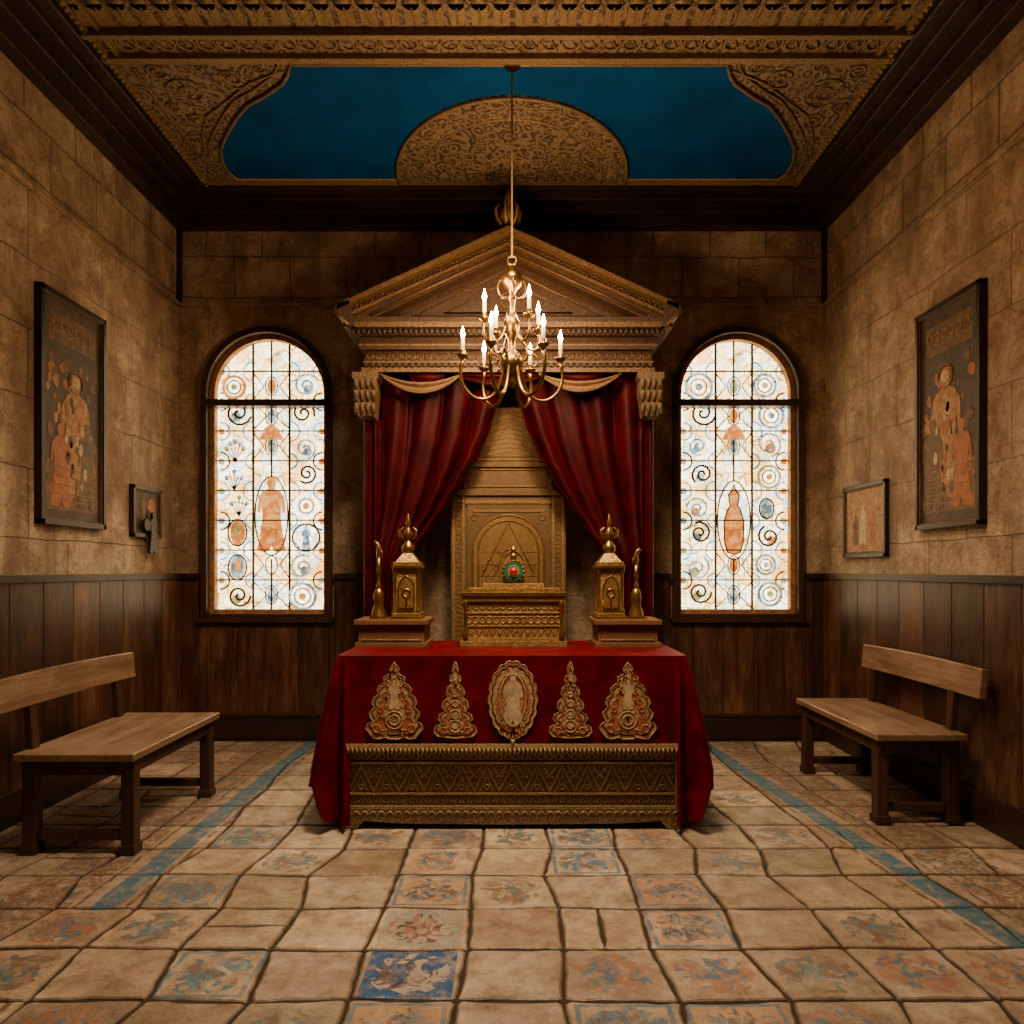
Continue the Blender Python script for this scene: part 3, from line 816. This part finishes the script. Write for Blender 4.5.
A=[(0,0),(.03,.0),(.05,.012),(.09,0.0),(.12,.005),(.14,.03),(.165,.06),(.155,.085),(.125,.105),(.14,.125),(.145,.15),(.115,.185),(.13,.205),(.12,.235),(.09,.26),(.10,.285),(.085,.305),(.055,.325),(.06,.355),(.03,.37),(.02,.385),(.028,.405),(.01,.425),(0,.44)]
Bq=[(0,0),(.05,.005),(.10,.01),(.125,.035),(.115,.065),(.08,.085),(.10,.11),(.09,.135),(.06,.155),(.078,.18),(.068,.21),(.042,.235),(.055,.26),(.046,.285),(.022,.315),(.034,.335),(.026,.355),(.01,.37),(.018,.395),(.01,.42),(0,.44)]
nC=54
C=[((.132+.011*abs(math.sin(i*pi/3)))*math.sin(2*pi*i/nC),.225-(.215+.011*abs(math.sin(i*pi/3)))*math.cos(2*pi*i/nC)) for i in range(nC)]
yo=cyf-.012
rnd=random.Random(5)
for cx,zb,kind in ((-.675,.53,'A'),(-.325,.535,'B'),(.005,.53,'C'),(.335,.535,'B'),(.665,.53,'A')):
    sh=mirror(A) if kind=='A' else mirror(Bq) if kind=='B' else C
    zm={'A':.17,'B':.11,'C':.225}[kind]
    for sc_,k,d in ((1,'thread',.001),(.90,'velvet',.002),(.84,'thread',.003),(.70,'copper',.004),(.42,'thread',.005)):
        b.prism([(cx+x*sc_,zb+zm+(z-zm)*sc_) for x,z in sh],'xz',yo-d,cyf+.004,k)
    b.line('xz',[(cx+x,zb+z) for x,z in sh],yo-.001,.0035,'thread',5,True)
    b.line('xz',[(cx+x*.7,zb+zm+(z-zm)*.7) for x,z in sh],yo-.004,.003,'thread',5,True)
    # scattered stitched leaves over the field
    H={'A':.40,'B':.38,'C':.43}[kind]
    for q in range(46):
        zz=rnd.uniform(.02,H)
        wd=.11*(1-zz/.5) if kind=='A' else .085*(1-zz/.48) if kind=='B' else .11*math.sqrt(max(0,1-((zz-.225)/.225)**2))
        xx=rnd.uniform(-wd,wd)
        for m_ in (1,-1): b.disc('xz',cx+m_*abs(xx),zb+zz,rnd.uniform(.004,.008),yo-.0065,yo,rnd.choice(['cream','rust','thread','copper','velvet']),6,ry=rnd.uniform(.005,.012))
    if kind=='C':
        fig(b,'xz',cx,zb+.08,.3,yo-.008,yo,'cream'); b.ring('xz',cx,zb+.225,yo-.006,.075,.005,'thread',20,5,ry=.15)
        b.tube([(cx,yo-.004,zb+.0),(cx,yo-.004,zb-.03)],.012,'thread',6)
    elif kind=='A':
        for r in (.05,.028): b.ring('xz',cx,zb+.11,yo-.005,r,.005,'thread',16,5)
        fig(b,'xz',cx,zb+.17,.17,yo-.008,yo,'cream')
        for s in (-1,1):
            b.ring('xz',cx+s*.1,zb+.06,yo-.004,.022,.005,'copper',12,5); b.ring('xz',cx+s*.08,zb+.17,yo-.004,.016,.004,'copper',10,5)
    else:
        for r,z in ((.035,.07),(.024,.14),(.017,.2),(.012,.25)): b.ring('xz',cx,zb+z,yo-.005,r,.005,'thread',14,5); b.disc('xz',cx,zb+z,r*.5,yo-.007,yo,'cream',10)
        for s in (-1,1): b.ring('xz',cx+s*.07,zb+.045,yo-.004,.018,.005,'copper',12,5)
b.build(recalc=True)

# ------------------------------------------------------------ altar chest + medallion
b=MB('gilded_altar_chest'); b.T=Matrix.Translation((.01,0,0))
zt=1.006; ya,yb_=4.52,4.82
b.box(-.345,.345,ya-.02,yb_,zt,zt+.035,'goldfine'); b.box(-.335,.335,ya-.01,yb_,zt+.035,zt+.055,'goldfine')
b.box(-.32,.32,ya,yb_,zt+.055,zt+.30,'goldfine')
b.box(-.335,.335,ya-.015,yb_,zt+.29,zt+.31,'gold'); b.box(-.345,.345,ya-.025,yb_,zt+.325,zt+.35,'brassd'); b.box(-.335,.335,ya-.015,yb_,zt+.31,zt+.325,'gold')
b.box(-.30,.30,ya+.02,yb_-.02,zt+.35,zt+.375,'gold'); b.box(-.2,.2,ya+.04,yb_-.04,zt+.375,zt+.405,'goldfine')
for z in (.13,.215): b.box(-.325,.325,ya-.006,ya,zt+z-.005,zt+z+.005,'gold')
for i in range(14):
    x=-.29+.58*i/13
    b.ring('xz',x,zt+.257,ya-.001,.017,.004,'gold',10,5); b.ring('xz',x,zt+.172,ya-.001,.022,.004,'gold',12,5)
    b.line('xz',[(x-.02,zt+.07),(x,zt+.115),(x+.02,zt+.07)],ya-.001,.004,'gold',5)
for s in (-1,1):
    b.lathe(s*.31,ya-.005,[(.02,0),(.02,.03),(.013,.05),(.013,.18),(.02,.2),(.02,.24)],'brassd',10,zt+.055)
pl=[(-.17,0),(.17,0),(.17,.22),(.12,.36),(.06,.42),(0,.47),(-.06,.42),(-.12,.36),(-.17,.22)]
pz=zt+.40
b.prism([(x*.5,pz+z*.5) for x,z in pl],'xz',ya+.14,ya+.17,'goldfine'); b.line('xz',[(x*.5,pz+z*.5) for x,z in pl],ya+.14,.008,'gold',6,True)
mz=pz+.085
b.disc('xz',0,mz,.075,ya+.09,ya+.13,'brassd',28); b.disc('xz',0,mz,.062,ya+.075,ya+.1,'green',28); b.disc('xz',0,mz,.042,ya+.07,ya+.1,'goldfine',24)
b.lathe(0,0,[(.026,0),(.024,.010),(.016,.018),(.004,.023)],'red_gem',16,0,Matrix.Translation((0,ya+.07,mz))@Matrix.Rotation(pi/2,4,'X'))
for i in range(16):
    a=i*pi/8; b.lathe(0,0,[(.008,0),(.005,.007),(.001,.009)],'brass',8,0,Matrix.Translation((.068*math.cos(a),ya+.088,mz+.068*math.sin(a)))@Matrix.Rotation(pi/2,4,'X'))
b.lathe(0,ya+.11,[(.02,0),(.012,.02),(.025,.035),(.01,.05),(.02,.075),(.004,.10)],'brassd',12,mz+.07)
b.build(bevel=.002)

# ------------------------------------------------------------ side reliquaries
def plinth(x0,x1,name):
    b=MB(name); y0,y1=4.45,4.80; z=1.006
    b.box(x0,x1,y0,y1,z,z+.03,'plinth'); b.box(x0+.02,x1-.02,y0+.02,y1-.02,z+.03,z+.125,'plinth')
    b.box(x0+.01,x1-.01,y0+.01,y1-.01,z+.125,z+.145,'plinth'); b.box(x0-.005,x1+.005,y0-.005,y1+.005,z+.145,z+.175,'plinth')
    b.line('xz',[(x0+.04,z+.045),(x1-.04,z+.045),(x1-.04,z+.11),(x0+.04,z+.11)],y0+.019,.006,'pedlt',5,True)
    b.build(bevel=.004)
plinth(-1.0,-.54,'altar_plinth'); plinth(.53,.95,'altar_plinth')
def shrine(cx,name,cy=4.62):
    b=MB(name); b.T=Matrix.Translation((cx,cy,1.181))
    w=.085
    b.box(-w-.015,w+.015,-w-.015,w+.015,0,.02,'brassd'); b.box(-w-.008,w+.008,-w-.008,w+.008,.02,.04,'gold')
    b.box(-w+.012,w-.012,-w+.012,w-.012,.04,.33,'goldfine')
    for sx in (-1,1):
        for sy in (-1,1): b.lathe(sx*(w-.01),sy*(w-.01),[(.016,0),(.016,.015),(.01,.025),(.01,.255),(.016,.27),(.016,.29)],'brassd',10,.04)
    pp=[(-.05,.07),(.05,.07),(.05,.22),(.03,.26),(0,.28),(-.03,.26),(-.05,.22)]
    b.prism(pp,'xz',-w+.0,-w+.012,'gold')
    b.line('xz',pp,-w,.006,'brassd',5,True)
    b.ring('xz',0,.17,-w-.002,.025,.006,'brass',14,5); b.line('xz',[(0,.09),(0,.14)],-w-.002,.008,'brass',6)
    b.box(-w-.01,w+.01,-w-.01,w+.01,.33,.35,'brassd'); b.box(-w-.002,w+.002,-w-.002,w+.002,.35,.37,'gold')
    vs=[(-w+.01,-w+.01,.37),(w-.01,-w+.01,.37),(w-.01,w-.01,.37),(-w+.01,w-.01,.37),(-.03,-.03,.43),(.03,-.03,.43),(.03,.03,.43),(-.03,.03,.43)]
    b.add(vs,[(0,1,5,4),(1,2,6,5),(2,3,7,6),(3,0,4,7),(4,5,6,7),(0,3,2,1)],'gold')
    b.lathe(0,0,[(.03,0),(.042,.02),(.042,.045),(.02,.07),(.014,.085),(.03,.11),(.033,.13),(.016,.16),(.01,.18),(.018,.2),(.01,.225),(.003,.26)],'brassd',16,.43)
    for s in (-1,1): b.tube([(s*.02,0,.52),(s*.05,0,.54),(s*.055,0,.58),(s*.03,0,.60)],[.01,.012,.010,.004],'brassd',6)
    b.build(bevel=.002)
shrine(-.685,'gilded_reliquary'); shrine(.64,'gilded_reliquary')
def stick(cx,name,h,s,cy=4.58):
    b=MB(name); b.T=Matrix.Translation((cx,cy,1.181))
    b.box(-.052,.052,-.052,.052,0,.02,'brassd')
    b.lathe(0,0,[(.05,.02),(.048,.03),(.042,.05),(.03,.09),(.034,.13),(.036,.16),(.022,.19),(.012,.2),(.02,.215),(.011,.23),(.010,h*.6),(.016,h*.64),(.01,h*.68),(.012,h*.8)],'brassd',16)
    z=h*.8
    b.tube([(0,0,z-.01),(s*.004,0,z+.03),(s*.002,0,z+.065),(s*-.008,0,z+.09),(s*-.024,0,z+.102),(s*-.036,0,z+.092)],[.010,.02,.015,.012,.013,.004],'brassd',8)
    b.tube([(s*.005,0,z+.05),(s*.02,0,z+.03),(s*.026,0,z+.0)],[.012,.010,.003],'brassd',8)
    b.build()
stick(-.872,'brass_bird_candlestick',.5,1); stick(.812,'brass_bird_candlestick',.44,-1)

# ------------------------------------------------------------ chandelier
CY=4.48; CXc=0.0
b=MB('brass_chandelier'); b.T=Matrix.Translation((CXc,CY,0))
b.lathe(0,0,[(.05,-.03),(.06,-.012),(.06,0)],'bronze',16,ZC)
b.tube([(0,0,ZC),(0,0,3.5)],.006,'rope',6)
b.ring('xz',0,3.48,0,.028,.007,'bronze',16,6)
b.lathe(0,0,[(.012,3.45),(.03,3.43),(.05,3.40),(.075,3.36),(.06,3.32),(.03,3.29),(.018,3.26),(.03,3.235),(.018,3.21),(.016,3.15),(.035,3.12),(.055,3.08),(.05,3.02),(.025,2.97),(.02,2.92),(.04,2.89),(.065,2.86),(.075,2.82),(.06,2.78),(.03,2.75),(.02,2.73),(.03,2.705),(.02,2.68),(.004,2.66)][::-1],'bronze',20)
flames=[]
def cup(x,y,z):
    b.lathe(x,y,[(.008,-.03),(.014,-.02),(.034,-.005),(.04,.006),(.028,.008),(.016,.012),(.018,.035),(.014,.036)],'bronze',14,z)
    b.lathe(x,y,[(.0115,.03),(.0115,.105),(.009,.108)],'candle',10,z)
    b.lathe(x,y,[(.004,.108),(.012,.122),(.015,.138),(.009,.160),(.001,.190)],'flame',8,z)
    flames.append((x+CXc,y+CY,z+.15))
def bez(p,n=24):
    o=[]
    for i in range(n+1):
        t=i/n; q=[Vector(a) for a in p]
        while len(q)>1: q=[q[j]*(1-t)+q[j+1]*t for j in range(len(q)-1)]
        o.append(q[0])
    return o
for k in range(6):
    a=k*pi/3+.12; c,s_=math.cos(a),math.sin(a)
    P_=lambda r,z:(r*c,r*s_,z)
    b.tube(bez([P_(.05,2.86),P_(.06,2.55),P_(.18,2.50),P_(.40,2.62),P_(.31,2.84)]),[.012]*25,'bronze',8)
    b.tube(bez([P_(.05,2.80),P_(.12,2.95),P_(.2,2.9),P_(.17,2.76),P_(.12,2.82)],16),.007,'bronze',6)
    cup(.315*c,.315*s_,2.86)
for k in range(4):
    a=k*pi/2+.55; c,s_=math.cos(a),math.sin(a)
    P_=lambda r,z:(r*c,r*s_,z)
    b.tube(bez([P_(.03,3.14),P_(.05,2.92),P_(.16,2.86),P_(.24,2.96),P_(.2,3.07)]),.009,'bronze',8)
    cup(.202*c,.202*s_,3.07)
for k in range(4):
    a=k*pi/2+.1; c,s_=math.cos(a),math.sin(a)
    P_=lambda r,z:(r*c,r*s_,z)
    b.tube(bez([P_(.02,3.24),P_(.12,3.22),P_(.1,3.4),P_(.04,3.34)],16),.008,'bronze',6)
b.build()
for i,p in enumerate(flames):
    if i%2: continue
    l=bpy.data.lights.new('candle_light','POINT'); l.energy=17.0; l.color=(1,.62,.32); l.shadow_soft_size=.06
    o=bpy.data.objects.new('candle_light',l); o.location=(p[0],p[1],p[2]+.06); scene.collection.objects.link(o)

# ------------------------------------------------------------ benches
def bench(x0,x1,y0,y1,side,by0,by1):
    b=MB('wooden_bench')
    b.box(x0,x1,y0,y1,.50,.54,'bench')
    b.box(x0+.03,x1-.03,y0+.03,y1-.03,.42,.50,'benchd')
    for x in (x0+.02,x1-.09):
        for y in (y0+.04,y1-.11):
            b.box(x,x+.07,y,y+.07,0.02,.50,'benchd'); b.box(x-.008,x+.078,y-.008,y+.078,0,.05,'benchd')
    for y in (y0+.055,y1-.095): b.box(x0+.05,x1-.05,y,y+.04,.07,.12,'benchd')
    xb=x1-.03 if side>0 else x0+.03
    for y in (y0+.1,y1-.16):
        Mx=Matrix.Translation((xb,y,.40))@Matrix.Rotation(side*math.radians(4),4,'Y')
        b.box(-.02,.02,0,.06,0,.52,'benchd',Mx)
    Mx=Matrix.Translation((xb+side*.02,0,.77))@Matrix.Rotation(side*math.radians(6),4,'Y')
    n=16
    pts=[(by0+(by1-by0)*i/n,.0+.006*math.sin(pi*i/n)) for i in range(n+1)]+[(by1-(by1-by0)*i/n,.17+.012*math.sin(pi*i/n)) for i in range(n+1)]
    b.prism(pts,'yz',-.022,.022,'bench',Mx)
    b.build(bevel=.006)
bench(-2.60,-1.97,3.64,4.72,-1,3.45,4.78)
bench(2.13,2.66,4.08,5.25,1,3.94,5.27)

# ------------------------------------------------------------ wall pictures
def picture(name,s,y0,y1,z0,z1,fw,ft,content,tilt=0):
    xw=XL if s<0 else XR; d=-s
    b=MB(name)
    b.T=Matrix.Translation((xw,0,0))
    def bx(a0,a1,y0_,y1_,z0_,z1_,k): b.box(min(a0*d,a1*d),max(a0*d,a1*d),y0_,y1_,z0_,z1_,k)
    bx(0,ft*.5,y0+.01,y1-.01,z0+.01,z1-.01,'olive')
    for a in ((y0,y1,z1-fw,z1),(y0,y1,z0,z0+fw),(y0,y0+fw,z0,z1),(y1-fw,y1,z0,z1)): bx(0,ft,*a,'frame')
    g=fw+.010
    for a in ((y0+fw,y1-fw,z1-g,z1-fw),(y0+fw,y1-fw,z0+fw,z0+g),(y0+fw,y0+g,z0+fw,z1-fw),(y1-g,y1-fw,z0+fw,z1-fw)): bx(0,ft*.8,*a,'ochre2')
    content(b,d,ft*.5,(y0+y1)/2,z0,z1,y1-y0)
    b.build(bevel=.003)
def c_big(b,d,t,yc,z0,z1,w):
    rnd=random.Random(int(yc*100))
    pr=lambda pts,k,e: b.prism(pts,'yz',(t-.01)*d,(t+e)*d,k)
    pr([(yc-w*.40,z0+.1),(yc+w*.40,z0+.1),(yc+w*.40,z0+.5),(yc-w*.40,z0+.42)],'ochre2',.0015)
    pr([(yc-w*.36,z1-.32),(yc+w*.36,z1-.32),(yc+w*.36,z1-.12),(yc-w*.36,z1-.12)],'ochre2',.0015)
    # aged paint patches
    for i in range(60):
        y=yc+rnd.uniform(-.38,.38)*w; z=rnd.uniform(z0+.12,z1-.4)
        n=6; r=rnd.uniform(.012,.04)
        pr([(y+r*rnd.uniform(.6,1.2)*math.cos(2*pi*q/n),z+1.5*r*rnd.uniform(.6,1.2)*math.sin(2*pi*q/n)) for q in range(n)],rnd.choice(['ochre2','ochre2','ochre','rust']),.002+i*.00001)
    for i in range(6):
        y=yc-w*.28+w*.56*i/5
        b.ring('yz',y,z1-.2,(t+.002)*d,.028,.006,'ochre',10,4)
        b.line('yz',[(y-.03,z1-.26),(y+.03,z1-.25)],(t+.002)*d,.005,'ochre',4)
    fig(b,'yz',yc+.03,z0+.18,.85,(t-.01)*d,(t+.003)*d,'ochre')
    fig(b,'yz',yc-.13,z0+.12,.55,(t-.01)*d,(t+.004)*d,'rust')
    fig(b,'yz',yc+.16,z0+.12,.6,(t-.01)*d,(t+.0045)*d,'ochre2')
    for i in range(26):
        y=yc+.03+rnd.uniform(-.11,.11); z=z0+rnd.uniform(.25,.85); r=rnd.uniform(.01,.025)
        b.disc('yz',y,z,r,(t-.01)*d,(t+.005)*d,rnd.choice(['cream','rust','ochre2','olive']),7,ry=r*2)
    b.disc('yz',yc+.03,z0+.97,.04,(t-.01)*d,(t+.005)*d,'cream',14)
    b.ring('yz',yc+.03,z0+.97,(t+.003)*d,.075,.005,'ochre',16,4)
    for i in range(5): b.line('yz',[(yc-w*.35,z0+.15+i*.06),(yc+w*.35,z0+.17+i*.05)],(t+.003)*d,.004,'ochre',4)
picture('framed_icon_painting',-1,4.36,5.06,1.79,3.30,.035,.05,c_big)
picture('framed_icon_painting',1,4.12,4.78,1.77,3.22,.03,.05,c_big)
def c_small(b,d,t,yc,z0,z1,w):
    b.prism([(yc-w*.44,z0+.045),(yc+w*.44,z0+.045),(yc+w*.44,z1-.045),(yc-w*.44,z1-.045)],'yz',(t-.01)*d,(t+.002)*d,'ochre')
    for dy,h,k in ((-.12,.26,'rust'),(0.02,.32,'cream'),(.14,.24,'ochre2')): fig(b,'yz',yc+dy,z0+.1,h,(t-.01)*d,(t+.004)*d,k)
picture('small_framed_painting',1,5.19,5.85,1.60,2.18,.03,.035,c_small)
def c_dark(b,d,t,yc,z0,z1,w):
    fig(b,'yz',yc-.04,z0+.05,.3,(t-.01)*d,(t+.004)*d,'ochre2')
    b.disc('yz',yc+.08,z0+.26,.06,(t-.01)*d,(t+.004)*d,'rust',16)
    b.T=b.T@Matrix.Translation((d*.04,0,0))
    fig(b,'yz',yc+.04,z0-.13,.34,0,.025*d,'frame'); b.disc('yz',yc-.06,z0+.1,.05,0,.025*d,'frame',12)
picture('carved_wall_plaque',-1,5.44,5.88,1.76,2.17,.03,.04,c_dark)

# ------------------------------------------------------------ lights
def area(name,loc,tgt,size,energy,col,spread=pi):
    l=bpy.data.lights.new(name,'AREA'); l.energy=energy; l.size=size; l.color=col; l.spread=spread
    o=bpy.data.objects.new(name,l); o.location=loc
    o.rotation_euler=(Vector(tgt)-Vector(loc)).to_track_quat('-Z','Y').to_euler(); scene.collection.objects.link(o)
area('overhead_fill_light',(0,3.1,4.6),(0,4.3,0.0),.9,105,(1,.76,.50),math.radians(112))  # added soft fill under the ceiling; no fixture hangs here
w=bpy.data.worlds.new('world'); scene.world=w; w.use_nodes=True
w.node_tree.nodes['Background'].inputs[0].default_value=(.5,.38,.25,1); w.node_tree.nodes['Background'].inputs[1].default_value=.3

cam=bpy.data.cameras.new('camera'); co=bpy.data.objects.new('camera',cam); scene.collection.objects.link(co)
co.location=(0,0,1.5); co.rotation_euler=(pi/2,0,0)
cam.sensor_width=36; cam.lens=24.6; cam.shift_y=.0566; cam.clip_start=.05
scene.camera=co
